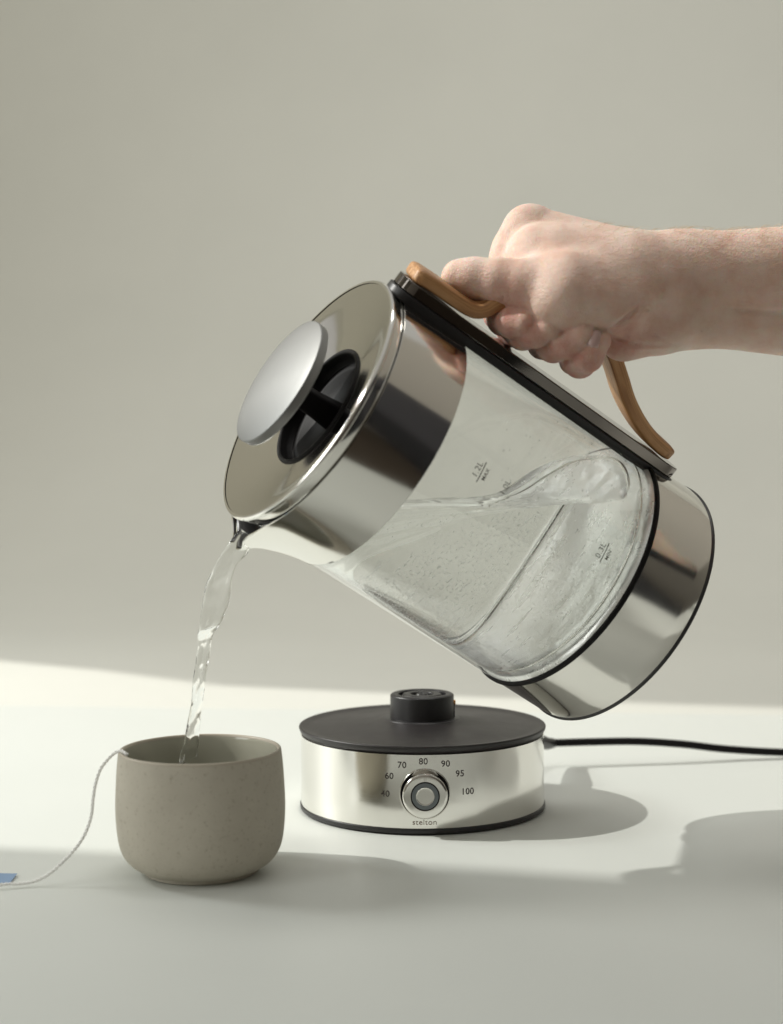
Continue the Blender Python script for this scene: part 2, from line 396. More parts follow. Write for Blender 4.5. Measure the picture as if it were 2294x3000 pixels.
# lower steel skirt
link('lower_band', mesh('m', *lathe([(Rk(.004), .0012), (Rk(.004)+.0002, .002), (Rk(.01), .010), (Rk(.03), .030), (Rk(.045), .0448), (Rk(.045)-.001, .0452)], 200)), M_POL, K, angle=40)
link('bottom_rim', mesh('m', *lathe(rnd_prof([(.070, -.0012), (.0822, -.0014), (.0842, -.0010), (.0843, .0010), (.0830, .0016), (.078, .0016)], [0, .002, .0008, .0006]), 200)), M_BLACK, K, angle=40)
link('underside', mesh('m', *lathe([(.0715, -.0009), (.070, .001), (.026, .004), (.025, .012), (.0001, .012)], 128)), M_BLACK, K, angle=40)
link('seal_ring', mesh('m', *lathe(rnd_prof([(.0800, .0448), (.0830, .0449), (.0836, .0456), (.0836, .0476), (.0828, .0481), (.0800, .0481)], [0, .0004, .0005, .0005, .0003]), 200)), M_BLACKM, K, angle=40)
# glass wall
gp = [(Rk(.0478)-.0008, .0478), (Rk(.06)-.0006, .06), (Rk(.12)-.0006, .12), (Rk(.19)-.0006, .19), (Rk(.205)-.0006, .205), (Rk(.205)-.0026, .205), (Rk(.19)-.0026, .19), (Rk(.12)-.0026, .12), (Rk(.06)-.0026, .06), (Rk(.0478)-.0030, .0478)]
link('glass_wall', mesh('m', *lathe(gp, 200, closed=True)), M_GLASS, K, angle=50)
FP = link('floor_plate', mesh('m', *lathe([(.0001, .0530), (.035, .0526), (.062, .0522), (.0665, .0524), (.0680, .0516), (.0705, .0512), (.0730, .0513), (.0800, .0500), (.0818, .0478)], 200)), M_FLOOR, K, angle=60)
link('floor_ring', mesh('m', *lathe([(.0700+.0012*math.cos(a), .0512+.0012*math.sin(a)) for a in [2*PI*i/12 for i in range(12)]], 160, closed=True)), M_POL, K)
# upper steel collar with pouring spout (spout towards -X)
def spout(r, z, a):
    d = math.atan2(math.sin(a-PI), math.cos(a-PI)); g = max(0, min(1, (z-.186)/(.2345-.186)))
    w = .20+.22*g
    k = math.exp(-(abs(d)/w)**2.0)
    bulge = .0170*g**1.4*k
    drop = .0085*max(0, (z-.222)/.0135)*math.exp(-(d/.30)**4)
    return r+bulge, z-drop
cz = [.1930, .1936, .1955, .20, .205, .21, .215, .22, .225, .23, .2335, .2355, .2374]
outer = [(Rk(z)-(.0007 if z < .1935 else 0), z) for z in cz]
inner = [(Rk(z)-.0009, z) for z in reversed(cz)]
link('spout_liner', mesh('m', *lathe([(Rk(z)-.0022, z-.0012) for z in cz[4:-1]]+[(Rk(z)-.0040, z-.0012) for z in reversed(cz[4:-1])], 240, spout, closed=True)), M_BLACK, K, angle=50)  # black shell added inside collar and spout to keep the interior dark
link('collar', mesh('m', *lathe(outer+inner, 320, spout, closed=True)), M_POL, K, angle=50)
# lid: dished disc with rounded rim, recess, stem and knob
lid = link('lid', mesh('m', *lathe(rnd_prof([(.0372, .2368), (.0455, .2388), (.058, .2419), (.070, .2449), (.0762, .2461), (.0780, .2462), (.0786, .2456), (.0786, .2438), (.0776, .2426), (.0772, .2380), (.0745, .2350)], [0, .004, .008, .006, .002, .0006, .0006, .0008, .0006, .0015], 6), 240)), M_LID, K, angle=40)
link('lid_rim', mesh('m', *lathe(rnd_prof([(.0768, .24655), (.0780, .2467), (.0791, .2458), (.0791, .2436), (.0776, .2428)], [0, .0005, .0006, .0006]), 240)), M_POL, lid, angle=50)
link('lid_skirt', mesh('m', *lathe([(.0782, .2432), (.0779, .2385), (.0768, .2350), (.0735, .2300)], 200)), M_POL, lid)
rec = link('lid_recess', mesh('m', *lathe(rnd_prof([(.0378, .2365), (.0381, .2375), (.0368, .2382), (.0352, .2376), (.0350, .2325), (.0338, .2290), (.0300, .2300), (.018, .2245), (.0001, .2230)], [0, .0006, .001, .001, .001, .001, .004, .01], 5), 160)), M_BLACKM, lid, angle=50)
v_, f_ = tube([Vector((0, 0, .2225)), Vector((0, 0, .2400)), Vector((0, 0, .2615))], [1.25, 1.0, .96], 28, Vector((1, 0, 0)), flat=(.0068, .0068, .35))
o = link('knob_stem', mesh('m', v_, f_), M_BLACKM, rec, angle=40)
link('knob', mesh('m', *lathe(rnd_prof([(.0001, .2680), (.012, .2678), (.024, .2671), (.034, .2660), (.0396, .2650), (.0398, .2644), (.0395, .2598), (.0388, .2590), (.036, .2586), (.0001, .2586)], [0, .006, .006, .006, .0008, .0005, .0008, .0008, .001], 6), 200)), M_KNOB, lid, angle=38)
# handle rail: black gasket, smoked metal rail with rounded ends
def rail(name, x0, x1, z0, z1, hw, mat, endr, par=K):
    pts = []; r = endr
    for cx, cyy, a0 in ((z1-r, hw-r, 0), (z0+r, hw-r, PI/2), (z0+r, -hw+r, PI), (z1-r, -hw+r, 1.5*PI)):
        for k in range(9):
            a = a0+PI/2*k/8; pts.append((cx+r*math.cos(a), cyy+r*math.sin(a)))
    n = len(pts); vs = [(x0, y, z) for z, y in pts]+[(x1, y, z) for z, y in pts]
    fs = [tuple(range(n)), tuple(range(n, 2*n))[::-1]]+[(i, (i+1) % n, (i+1) % n+n, i+n) for i in range(n)]
    o = link(name, mesh('m', vs, fs), mat, par, angle=40); bev(o, .0007, 3); return o
rail('rail_gasket', .0776, .0830, .0245, .2455, .0138, M_BLACK, .0125)
railo = rail('handle_rail', .0832, .0901, .0262, .2440, .0130, M_RAIL, .0120)
# bent wood handle
hp = bez([(.0944, 0, .2400), (.0950, 0, .228), (.0954, 0, .2085), (.0966, 0, .1985), (.1010, 0, .1930), (.108, 0, .1895), (.117, 0, .1825), (.1265, 0, .168), (.1300, 0, .150), (.1290, 0, .130), (.1235, 0, .1130), (.1155, 0, .0990), (.1070, 0, .0855), (.1005, 0, .0710), (.0964, 0, .0560), (.0946, 0, .0378)], 10)
nh = len(hp)-1; v_, f_ = tube(hp, [1-.22*max(0, 1-i/4)**2-.22*max(0, 1-(nh-i)/4)**2 for i in range(nh+1)], 32, Vector((0, 1, 0)), flat=(.0122, .0046, .42))
hm = mesh('m', v_, f_)
at = hm.attributes.new('grain', 'FLOAT_VECTOR', 'POINT')
Ls = [0]
for i in range(1, len(hp)): Ls.append(Ls[-1]+(hp[i]-hp[i-1]).length)
for i, v in enumerate(hm.vertices):
    k = i//32; dd = (v.co-hp[k]); at.data[i].vector = (Ls[k], v.co.y, dd.length*(1 if dd.x > 0 else -1))
hd = link('wood_handle', hm, M_WOOD, K, angle=60); bev(hd, .0012, 3)
# volume marks on the near side of the glass
mg = lambda z: Rk(z)-.0004
az = math.radians(-66.2)
for s, s2, z in (('1.2L', 'MAX', .1675), ('1.0L', None, .1473), ('0.3L', 'MIN', .0755)):
    wrap_text('volume_mark', s, .0052, None, az, z, M_INKG, K, Rz=mg)
    if s2:
        wrap_text('volume_mark', s2, .0033, None, az, z-.0058, M_INKG, K, Rz=mg)
        vs = [(mg(z-.003)*math.cos(az+q/.08), mg(z-.003)*math.sin(az+q/.08), z-.0027-w) for q in np.linspace(-.0062, .0062, 9) for w in (0, .0006)]
        link('mark_line', mesh('m', vs, [(2*i, 2*i+1, 2*i+3, 2*i+2) for i in range(8)]), M_INKG, K, smooth=False)

# ---------------------------------------------------------------- water in the kettle
KI = KM.inverted()
def boolean(o, other, op):
    m = o.modifiers.new('b', 'BOOLEAN'); m.operation = op; m.object = other; m.solver = 'EXACT'
    dg = bpy.context.evaluated_depsgraph_get(); me = bpy.data.meshes.new_from_object(o.evaluated_get(dg))
    o.modifiers.clear(); o.data = me
ip = [(.0001, .0526), (.035, .0522), (.062, .0518), (.0668, .0519), (.0680, .0512), (.0705, .0508), (.0730, .0509), (.0785, .0500), (Rk(.0495)-.0034, .0497), (Rk(.09)-.0034, .09), (Rk(.13)-.0034, .13), (Rk(.17)-.0034, .17), (Rk(.20)-.0034, .20), (Rk(.233)-.0034, .233), (.0001, .233)]
cone = link('water', mesh('m', *lathe(ip, 160)), M_WATER)
cone.data.transform(KM)
WL = .2085
def wh(x, y):
    """height of the water surface at world x, y"""
    z = WL + .0006*math.sin(x*60+y*25) + .0005*math.sin(y*90-x*30)
    # splash ridge thrown up against the right hand end of the kettle
    def g(cx, cy, sx, sy, rot=0):
        dx, dy = x-cx, y-cy; c, s = math.cos(rot), math.sin(rot); u = dx*c+dy*s; v = -dx*s+dy*c
        return math.exp(-(u/sx)**2-(v/sy)**2)
    pl = KC.z+(.064-A.x*(x-KC.x)-A.y*(y-KC.y))/A.z      # water thrown up along the slanting floor
    up = pl-z; kk = .010; up = kk*math.log1p(math.exp(min(up/kk, 30))); z += .030*math.tanh(up/.030)
    z -= .0030*g(.055, -.10, .030, .03)
    z += .0022*g(.02, -.145, .03, .012, .2)
    r = math.hypot(x-.095, (y+.125)*1.6); z += .0010*math.cos(r*300)*math.exp(-r/.035)
    z += .0009*noise.noise(Vector((x*55, y*55, 3)))*(1+1.2*g(.14, -.04, .05, .07))
    z += .0005*noise.noise(Vector((x*180, y*180, 9)))*g(.12, -.06, .06, .06)
    return z
gx = np.linspace(-.14, .26, 150); gy = np.linspace(-.30, .08, 120)
vs = [(x, y, wh(x, y)) for y in gy for x in gx]; nx, ny = len(gx), len(gy); n0 = len(vs)
fs = [(j*nx+i, j*nx+i+1, (j+1)*nx+i+1, (j+1)*nx+i) for j in range(ny-1) for i in range(nx-1)]
vs += [(x, y, .02) for y in gy for x in gx]
fs += [(n0+j*nx+i, n0+(j+1)*nx+i, n0+(j+1)*nx+i+1, n0+j*nx+i+1) for j in range(ny-1) for i in range(nx-1)]
for i in range(nx-1):
    fs += [(i, n0+i, n0+i+1, i+1), ((ny-1)*nx+i, (ny-1)*nx+i+1, n0+(ny-1)*nx+i+1, n0+(ny-1)*nx+i)]
for j in range(ny-1):
    fs += [(j*nx, (j+1)*nx, n0+(j+1)*nx, n0+j*nx), (j*nx+nx-1, n0+j*nx+nx-1, n0+(j+1)*nx+nx-1, (j+1)*nx+nx-1)]
cut = link('cut', mesh('m', vs, fs), None, smooth=False)
boolean(cone, cut, 'INTERSECT'); bpy.data.objects.remove(cut)
cone.data.shade_smooth(); cone.data.set_sharp_from_angle(angle=math.radians(35))
cone.data.materials.clear(); cone.data.materials.append(M_WATER)
cone.name = 'kettle_water'
tag(cone, 'clear water full of tiny bubbles inside the tilted kettle', 'water')

# bubbles
ico = bmesh.new(); bmesh.ops.create_icosphere(ico, subdivisions=1, radius=1); iv = [v.co.copy() for v in ico.verts]; ifc = [tuple(v.index for v in f.verts) for f in ico.faces]; ico.free()
def blobs(pts):
    vs = []; fs = []
    for p, r, d in pts:
        o = len(vs)
        for q in iv: vs.append(p+q*r+d*q.dot(d.normalized() if d.length > 0 else Vector((0, 0, 0))))
        fs += [tuple(o+i for i in f) for f in ifc]
    return mesh('m', vs, fs)
pts = []
def wall_bubble(z, a, r0, r1, st):
    r = Rk(z)-.0030; p = kw(r*math.cos(a), r*math.sin(a), z)
    if p.z < WL-.0025: pts.append((p, rnd.uniform(r0, r1), A*st))
for i in range(3400):   # on the far wall, lit from outside by the sun
    z = .058+.12*rnd.random()**1.1; a = math.radians(rnd.uniform(12, 168))
    wall_bubble(z, a, .00010, .00030, rnd.uniform(0, .0004))
while len(pts) < 4600:
    z = .056+.115*rnd.random()**1.25; a = math.radians(rnd.uniform(-165, -15))
    if rnd.random() > .25+.75*math.exp(-((math.degrees(a)+75)/45)**2)*math.exp(-((z-.10)/.05)**2): continue
    wall_bubble(z, a, .00011, .00024, rnd.uniform(.00005, .0006) if z > .12 else rnd.uniform(0, .0002))
for i in range(900):   # denser cloud of bubbles in the middle and by the floor
    wall_bubble(rnd.gauss(.101, .010), math.radians(rnd.gauss(-82, 8)), .00010, .00022, 0)
for i in range(500):
    wall_bubble(rnd.uniform(.052, .066), math.radians(rnd.gauss(-95, 22)), .00010, .00024, .0001)
b = link('bubbles', blobs(pts), M_BUB);  b.parent = cone; tag(b, kind='stuff')
# droplets clinging inside the glass above the water
pts = []
while len(pts) < 120:
    z = rnd.uniform(.055, .16); a = rnd.uniform(-1.3, .2); r = Rk(z)-.0030; p = kw(r*math.cos(a), r*math.sin(a), z)
    if p.z < WL+.001: continue
    if rnd.random() > math.exp(-(p.z-WL)/.028): continue
    pts.append((p, rnd.uniform(.0002, .0006)*rnd.random()**.5, Vector((0, 0, -.0002))))
b = link('droplets', blobs(pts), M_WATER); b.parent = cone; tag(b, kind='stuff')

# ---------------------------------------------------------------- pouring stream
def pix(x, y, wy):
    """world point seen at display pixel x, y (1680 wide frame) at world depth y = wy"""
    u = (x*1.3655-1147)/4700; v = (y*1.3655-1500)/4700; d = F_+CR*u-CU*v; return CPOS+d*((wy-CPOS.y)/d.y)
def zs(x, y): return (450+x/2.584)/1.3655, (1450+y/2.584)/1.3655
Ledge = [(655, 255), (592, 325), (520, 430), (440, 590), (388, 720), (362, 860), (345, 1000), (335, 1060), (338, 1130), (318, 1250), (300, 1400), (288, 1540), (270, 1660), (252, 1760), (236, 1860), (205, 1960), (185, 2060)]
Redge = [(760, 330), (722, 420), (650, 500), (612, 570), (590, 690), (566, 840), (525, 940), (480, 1010), (440, 1090), (428, 1190), (405, 1320), (388, 1450), (368, 1580), (358, 1680), (348, 1790), (342, 1890), (325, 1980)]
cen = []; wid = []
for l, r in zip(Ledge, Redge):
    a = pix(*zs(*l), -.152); b_ = pix(*zs(*r), -.152); cen.append((a+b_)/2); wid.append((b_-a)/2)
cenS = bez(cen, 8); widS = bez(wid, 8)
vs = []; fs = []; seg = 40; n = len(cenS)
for i, (c, w) in enumerate(zip(cenS, widS)):
    t = i/(n-1); tw = .5*math.sin(t*9)*(0.3+t)
    for k in range(seg):
        a = 2*PI*k/seg; cx, sx = math.cos(a), math.sin(a)
        thin = .25+.75*abs(cx)**2.2 if t < .42 else (.55+.45*abs(cx)) if t < .6 else .8
        ww = w.length
        th = (.0030+.0012*math.sin(t*25+1))*thin*(1 if t < .5 else .9)
        nz = .0007*noise.noise(Vector((cx*1.6, sx*1.6, t*14)))+.00035*noise.noise(Vector((cx*4, sx*4, t*34)))
        y = sx*th + nz + .0016*math.sin(2*a+t*20)*t*.3
        x = cx*(1+noise.noise(Vector((cx*1.3, 5, t*16)))*.10)
        vs.append(c+w*x+Vector((0, 1, 0))*(y+w.length*tw*cx*.4))
for i in range(n-1):
    for k in range(seg):
        j = (k+1) % seg; fs.append((i*seg+k, i*seg+j, (i+1)*seg+j, (i+1)*seg+k))
fs.append(tuple(range(seg))[::-1]); fs.append(tuple((n-1)*seg+k for k in range(seg)))
st = link('water_stream', mesh('m', vs, fs), M_STREAM)
tag(st, 'twisting stream of clear water falling from the kettle spout into the cup', 'water')

# ---------------------------------------------------------------- cup
CX, CY = -.1302, -.160
cup = empty('cup', (CX, CY, 0), 'rounded grey stoneware cup being filled, tea string over its left rim', 'cup')
op = [(.0330, .0028), (.0355, .0034), (.0400, .0062), (.0438, .0105), (.0462, .0160), (.0475, .0230), (.0482, .0310), (.0484, .0400), (.0480, .0500), (.0474, .0600), (.0466, .0680), (.0464, .0692)]
opS = [(p.x, p.y) for p in bez([(a, b, 0) for a, b in op], 6)]
link('cup_body', mesh('m', *lathe([(.0001, .0032), (.0325, .0028)]+opS, 160)), M_CUP, cup, angle=60)
link('foot', mesh('m', *lathe(rnd_prof([(.0310, .0035), (.0330, .0032), (.0328, .0004), (.0300, .0003), (.0290, .0032)], [0, .0003, .0006, .0006]), 128)), M_CUP, cup, angle=40)
link('cup_rim', mesh('m', *lathe(rnd_prof([(.0464, .0690), (.0463, .0702), (.0455, .0709), (.0444, .0706), (.0440, .0694)], [0, .0008, .001, .0008]), 160)), M_RIMC, cup)
link('cup_inside', mesh('m', *lathe([(.0441, .0696), (.0437, .0680), (.0440, .0600), (.0448, .0480), (.0450, .0360), (.0440, .0230), (.0410, .0140), (.0350, .0085), (.0200, .0065), (.0001, .006)], 160)), M_GLAZE, cup)
tw = link('tea_water', mesh('m', *lathe([(.0001, .0330), (.02, .0332), (.0449, .0330)], 96)), M_WATER); tw.location = (CX, CY, 0)
tag(tw, 'shallow pool of water rising inside the stoneware cup', 'water')

# ---------------------------------------------------------------- tea bag string and tag
def zt(x, y, wy): return pix((x/4.2)/1.3655, (2150+y/4.2)/1.3655, wy)
sp = [(CX-.0425, CY-.006, .0670), (CX-.0440, CY-.0085, .0712)]
sp = [Vector(p) for p in sp]+[zt(1560, 255, -.176), zt(1500, 212, -.172), zt(1430, 222, -.170), zt(1340, 300, -.170), zt(1240, 430, -.172), zt(1180, 600, -.174), zt(1145, 800, -.176), zt(1125, 1000, -.178), zt(1060, 1200, -.181), zt(960, 1370, -.184), zt(800, 1550, -.187), zt(600, 1725, -.190), zt(420, 1815, -.192), zt(230, 1845, -.194), zt(80, 1850, -.196), zt(-80, 1870, -.198), zt(-260, 1880, -.199)]
path = bez(sp, 14)
tb = empty('tea_bag_string', (-.235, -.195, 0), 'white cotton tea string with blue paper tag curving off the cup rim', 'tea string')
# two twisted plies
L = [0]
for i in range(1, len(path)): L.append(L[-1]+(path[i]-path[i-1]).length)
fine = []
for i in range(len(path)-1):
    for k in range(5): fine.append((path[i].lerp(path[i+1], k/5), L[i]+(L[i+1]-L[i])*k/5))
for ph in (0, PI):
    pl = []
    for i, (p, s) in enumerate(fine):
        t = (fine[min(i+1, len(fine)-1)][0]-fine[max(i-1, 0)][0]).normalized(); u = t.cross(Vector((0, 1, 0))).normalized(); v = t.cross(u)
        a = s/.0048*2*PI+ph; rr = .00055*(1+.25*noise.noise(Vector((s*600, ph, 0))))
        pl.append(p+u*math.cos(a)*rr+v*math.sin(a)*rr)
    o = link('string', mesh('m', *tube(pl, .00050, 7)), M_STRING); o.parent = tb; o.matrix_parent_inverse = Matrix.Translation((.235, .195, 0))
# curled tag
vs = []; ny_, nx_ = 8, 14
for i in range(nx_):
    t = i/(nx_-1)
    for j in range(ny_):
        s = j/(ny_-1); x = -.2815+.0475*t; y = -.192+.006*t + .018*s
        z = .0012+.0075*(1-t)**.8*math.sin(min(1, (1-t)*1.3)*PI/2)*(1) + .001*math.sin(t*5+s*2)*.3
        vs.append((x, y-.001, z+.0*s))
n1 = len(vs); vs += [(x, y, z-.0003) for x, y, z in vs]
fs = [(i*ny_+j, i*ny_+j+1, (i+1)*ny_+j+1, (i+1)*ny_+j) for i in range(nx_-1) for j in range(ny_-1)]
fs += [tuple(n1+q for q in f)[::-1] for f in fs]
bd = [(i*ny_, (i+1)*ny_) for i in range(nx_-1)]+[((i+1)*ny_+ny_-1, i*ny_+ny_-1) for i in range(nx_-1)]+[(j+1, j) for j in range(ny_-1)]+[((nx_-1)*ny_+j, (nx_-1)*ny_+j+1) for j in range(ny_-1)]
fs += [(a, b, b+n1, a+n1) for a, b in bd]
o = link('paper_tag', mesh('m', vs, fs), M_TAG); o.parent = tb; o.matrix_parent_inverse = Matrix.Translation((.235, .195, 0)); o.data.set_sharp_from_angle(angle=.8)
#HAND#

# ---------------------------------------------------------------- hand and arm (one continuous surface from a smooth distance field)
PX = 1.3655/4700*.93            # one display pixel in metres at the hand
def q(x, y, wy): return np.array(pix(x, y, wy))
BODY = [  # (x, y, depth, radius) -> (x, y, depth, radius), blend
    ((1158, 494, -.114, .0132), (1395, 596, -.128, .0242), .014),
    ((1150, 545, -.136, .0165), (1330, 604, -.140, .0240), .016),
    ((1175, 535, -.096, .0125), (1400, 610, -.118, .0250), .010),
    ((1205, 560, -.082, .0120), (1400, 640, -.112, .0240), .010),
    ((1240, 600, -.072, .0115), (1395, 670, -.110, .0220), .010),
    ((1390, 597, -.126, .0242), (1470, 588, -.125, .0230), .010),
    ((1470, 588, -.125, .0230), (1760, 575, -.122, .0258), .012),
    ((1400, 640, -.122, .0250), (1470, 626, -.122, .0270), .012),
    ((1470, 626, -.122, .0270), (1760, 628, -.118, .0300), .012),
    ((1400, 690, -.128, .0190), (1470, 664, -.125, .0185), .010),
    ((1470, 664, -.125, .0185), (1760, 684, -.120, .0245), .012),
    ((1475, 648, -.1462, .0030), (1760, 652, -.1465, .0036), .005),
    ((1470, 690, -.1400, .0028), (1760, 712, -.1390, .0032), .005),
    # hypothenar heel
    ((1340, 716, -.146, .0160), (1425, 694, -.136, .0165), .007),
    # thumb metacarpal and thenar
    ((1385, 610, -.145, .0215), (1215, 612, -.163, .0190), .010),
    ((1330, 650, -.160, .0175), (1215, 640, -.170, .0180), .009),
    ((1290, 662, -.166, .0135), (1185, 655, -.168, .0120), .008),
    # web between thumb and index
    ((1200, 560, -.140, .0180), (1330, 590, -.140, .0225), .010),
    ((1140, 560, -.132, .0130), (1190, 600, -.152, .0160), .008),
    # thumb
    ((1215, 612, -.163, .0175), (1128, 612, -.160, .0138), .006),
    ((1128, 612, -.160, .0138), (1072, 604, -.157, .0130), .005),
    ((1072, 604, -.157, .0124), (1020, 598, -.153, .0116), .004),
    ((1020, 598, -.153, .0116), (988, 597, -.150, .0112), .004),
    # index: knuckle and first phalanx
    ((1133, 484, -.114, .0118), (1133, 486, -.114, .0118), .006),
    ((1131, 490, -.114, .0120), (1094, 560, -.120, .0112), .006),
    ((1122, 500, -.116, .0118), (1098, 530, -.118, .0112), .006),
    ((1094, 560, -.120, .0112), (1070, 676, -.132, .0092), .005),
    ((1168, 498, -.092, .0115), (1118, 590, -.104, .0105), .006),
    ((1118, 590, -.104, .0105), (1100, 712, -.128, .0092), .005),
    ((1205, 520, -.074, .0110), (1170, 610, -.090, .0100), .006),
    ((1170, 610, -.090, .0100), (1163, 738, -.128, .0090), .005),
    ((1245, 560, -.064, .0100), (1230, 640, -.080, .0090), .006),
    ((1230, 640, -.080, .0090), (1230, 770, -.132, .0080), .005)]
TIPS = [
    [(1068, 677, -.134, .0084), (1080, 686, -.148, .0086), (1100, 692, -.160, .0084), (1126, 694, -.166, .0078)],
    [(1098, 713, -.130, .0086), (1122, 716, -.150, .0088), (1148, 712, -.163, .0086), (1180, 700, -.170, .0078)],
    [(1164, 741, -.130, .0084), (1188, 742, -.152, .0090), (1215, 734, -.165, .0088), (1248, 714, -.172, .0080)],
    [(1230, 774, -.134, .0084), (1244, 776, -.150, .0088), (1260, 764, -.163, .0086), (1282, 730, -.170, .0076)]]
GROOVE = [  # display polylines with width (px) and depth (m), pressed into the near side
    ([(1372, 655), (1345, 680), (1320, 700), (1295, 712), (1282, 714)], 4.5, .0022),
    ([(1462, 744), (1440, 738), (1415, 722), (1395, 712)], 3.5, .0010),
    ([(1440, 740), (1405, 742), (1360, 738), (1320, 722), (1300, 716)], 4, .0009),
    ([(1420, 752), (1380, 757), (1340, 755)], 4, .0005),
    ([(1395, 665), (1372, 660)], 4, .0009),
    ([(1560, 664), (1620, 668), (1700, 676)], 7, .0016),
    ([(1480, 700), (1600, 712), (1700, 722)], 9, .0006),
    ([(1072, 624), (1080, 636), (1078, 648)], 3, .0008), ([(1062, 622), (1068, 634)], 2.5, .0006), ([(1088, 624), (1098, 644)], 3, .0006),
    ([(1066, 540), (1070, 552)], 3, .0007), ([(1072, 528), (1078, 545)], 2.5, .0005),
    ([(1118, 706), (1124, 722)], 3, .0005), ([(1180, 728), (1190, 752)], 3, .0005)]
prims = []
for a, b, k in BODY: prims.append((q(*a[:3]), a[3], q(*b[:3]), b[3], k, 0))
prims.append((q(1760, 628, -.118), .0320, np.array([.56, -.26, .295]), .043, .012, 0))
for ch in TIPS:
    for i in range(len(ch)-1): prims.append((q(*ch[i][:3]), ch[i][3], q(*ch[i+1][:3]), ch[i+1][3], .003, 1))
def cap(P, a, ra, b, rb):
    ab = b-a; t = np.clip(((P-a)@ab)/(ab@ab+1e-12), 0, 1)
    return np.sqrt(((P-a-t[..., None]*ab)**2).sum(-1)) - (ra+(rb-ra)*t)
def smin(a, b, k):
    h = np.maximum(k-np.abs(a-b), 0)/k; return np.minimum(a, b)-h*h*k*.25
def groove(P):
    g = np.zeros(len(P)); d = P-np.array(CPOS); dep = d@np.array(F_)
    u = (d@np.array(CR)/dep*4700+1147)/1.3655; v = (-(d@np.array(CU))/dep*4700+1500)/1.3655
    near = 1/(1+np.exp((P[:, 1]+.138)/.003))
    for pl, w, dp in GROOVE:
        best = np.full(len(P), 1e9); L = len(pl)-1; tt = np.zeros(len(P))
        for i in range(L):
            a = np.array(pl[i], float); b = np.array(pl[i+1], float); ab = b-a
            t = np.clip(((u-a[0])*ab[0]+(v-a[1])*ab[1])/(ab@ab), 0, 1)
            dd = np.hypot(u-a[0]-t*ab[0], v-a[1]-t*ab[1]); m = dd < best; best[m] = dd[m]; tt[m] = (i+t[m])/L
        fade = np.clip(np.minimum(tt, 1-tt)*6, .15, 1)
        g += dp*fade*np.exp(-(best/w)**2)
    return g*near
def field(P, detail=True):
    body = np.full(P.shape[:-1], 1.0)
    for a, ra, b, rb, k, g in prims:
        if g: continue
        body = smin(body, cap(P, a, ra, b, rb), k)
    n = 0; d = body
    for ch in TIPS:
        c = None
        for i in range(len(ch)-1):
            e = cap(P, *[z for w_ in ((q(*ch[i][:3]), ch[i][3]), (q(*ch[i+1][:3]), ch[i+1][3])) for z in w_]); c = e if c is None else smin(c, e, .004)
        d = smin(d, c, .0008)
    if detail: d = d+groove(P)
    return d
def grid_field(X, Y, Z):
    sh = (len(X), len(Y), len(Z)); body = np.full(sh, 1.0)
    def blk(d, a, ra, b, rb, k):
        lo = np.minimum(a-ra, b-rb)-.012; hi = np.maximum(a+ra, b+rb)+.012
        lo = np.minimum(np.minimum(a, b)-max(ra, rb)-.012, lo); hi = np.maximum(np.maximum(a, b)+max(ra, rb)+.012, hi)
        i0, i1 = np.searchsorted(X, [lo[0], hi[0]]); j0, j1 = np.searchsorted(Y, [lo[1], hi[1]]); k0, k1 = np.searchsorted(Z, [lo[2], hi[2]])
        if i1 <= i0 or j1 <= j0 or k1 <= k0: return
        G = np.stack(np.meshgrid(X[i0:i1], Y[j0:j1], Z[k0:k1], indexing='ij'), -1)
        s = d[i0:i1, j0:j1, k0:k1]; d[i0:i1, j0:j1, k0:k1] = smin(s, cap(G, a, ra, b, rb), k)
    for a, ra, b, rb, k, g in prims:
        if not g: blk(body, a, ra, b, rb, k)
    for ch in TIPS:
        c = np.full(sh, 1.0)
        for i in range(len(ch)-1): blk(c, q(*ch[i][:3]), ch[i][3], q(*ch[i+1][:3]), ch[i+1][3], .004)
        body = smin(body, c, .0008)
    return body
def surface_nets(X, Y, Z, D):
    s = D < 0
    c = np.zeros(tuple(n-1 for n in D.shape), np.int8)
    for i in (0, 1):
        for j in (0, 1):
            for k in (0, 1): c += s[i:D.shape[0]-1+i, j:D.shape[1]-1+j, k:D.shape[2]-1+k]
    act = (c > 0) & (c < 8); idx = -np.ones(act.shape, int); ii = np.argwhere(act); idx[act] = np.arange(len(ii))
    h = X[1]-X[0]; V = np.stack([X[ii[:, 0]], Y[ii[:, 1]], Z[ii[:, 2]]], 1)+h/2
    quads = []
    for ax in range(3):
        o = [(0, 0, 0)]*4
        u_, v_ = [a for a in range(3) if a != ax]
        sl0 = [slice(1, -1)]*3; sl0[ax] = slice(0, -1); sl1 = [slice(1, -1)]*3; sl1[ax] = slice(1, None)
        A_ = s[tuple(sl0)]; B_ = s[tuple(sl1)]; e = np.argwhere(A_ != B_)
        if not len(e): continue
        base = e.copy()
        for a in (u_, v_): base[:, a] += 1
        def cell(du, dv):
            b2 = base.copy(); b2[:, u_] -= du; b2[:, v_] -= dv; return idx[b2[:, 0], b2[:, 1], b2[:, 2]]
        qd = np.stack([cell(0, 0), cell(1, 0), cell(1, 1), cell(0, 1)], 1)
        quads.append(qd[(qd >= 0).all(1)])
    return V, np.concatenate(quads)
hstep = .0014
GX = np.arange(-.062, .58, hstep); GY = np.arange(-.34, -.035, hstep); GZ = np.arange(.20, .41, hstep)
V, Q = surface_nets(GX, GY, GZ, grid_field(GX, GY, GZ))
def grad(P, f, e=.0003):
    g = np.zeros_like(P)
    for a in range(3):
        d = np.zeros(3); d[a] = e; g[:, a] = (f(P+d)-f(P-d))/(2*e)
    return g
for it in range(4):
    f0 = field(V, it > 1); g = grad(V, lambda P: field(P, it > 1)); gn = (g*g).sum(1)+1e-9
    V = V - np.clip(f0/gn, -.0012, .0012)[:, None]*g
me = bpy.data.meshes.new('m'); me.from_pydata(V.tolist(), [], Q.tolist()); me.update()
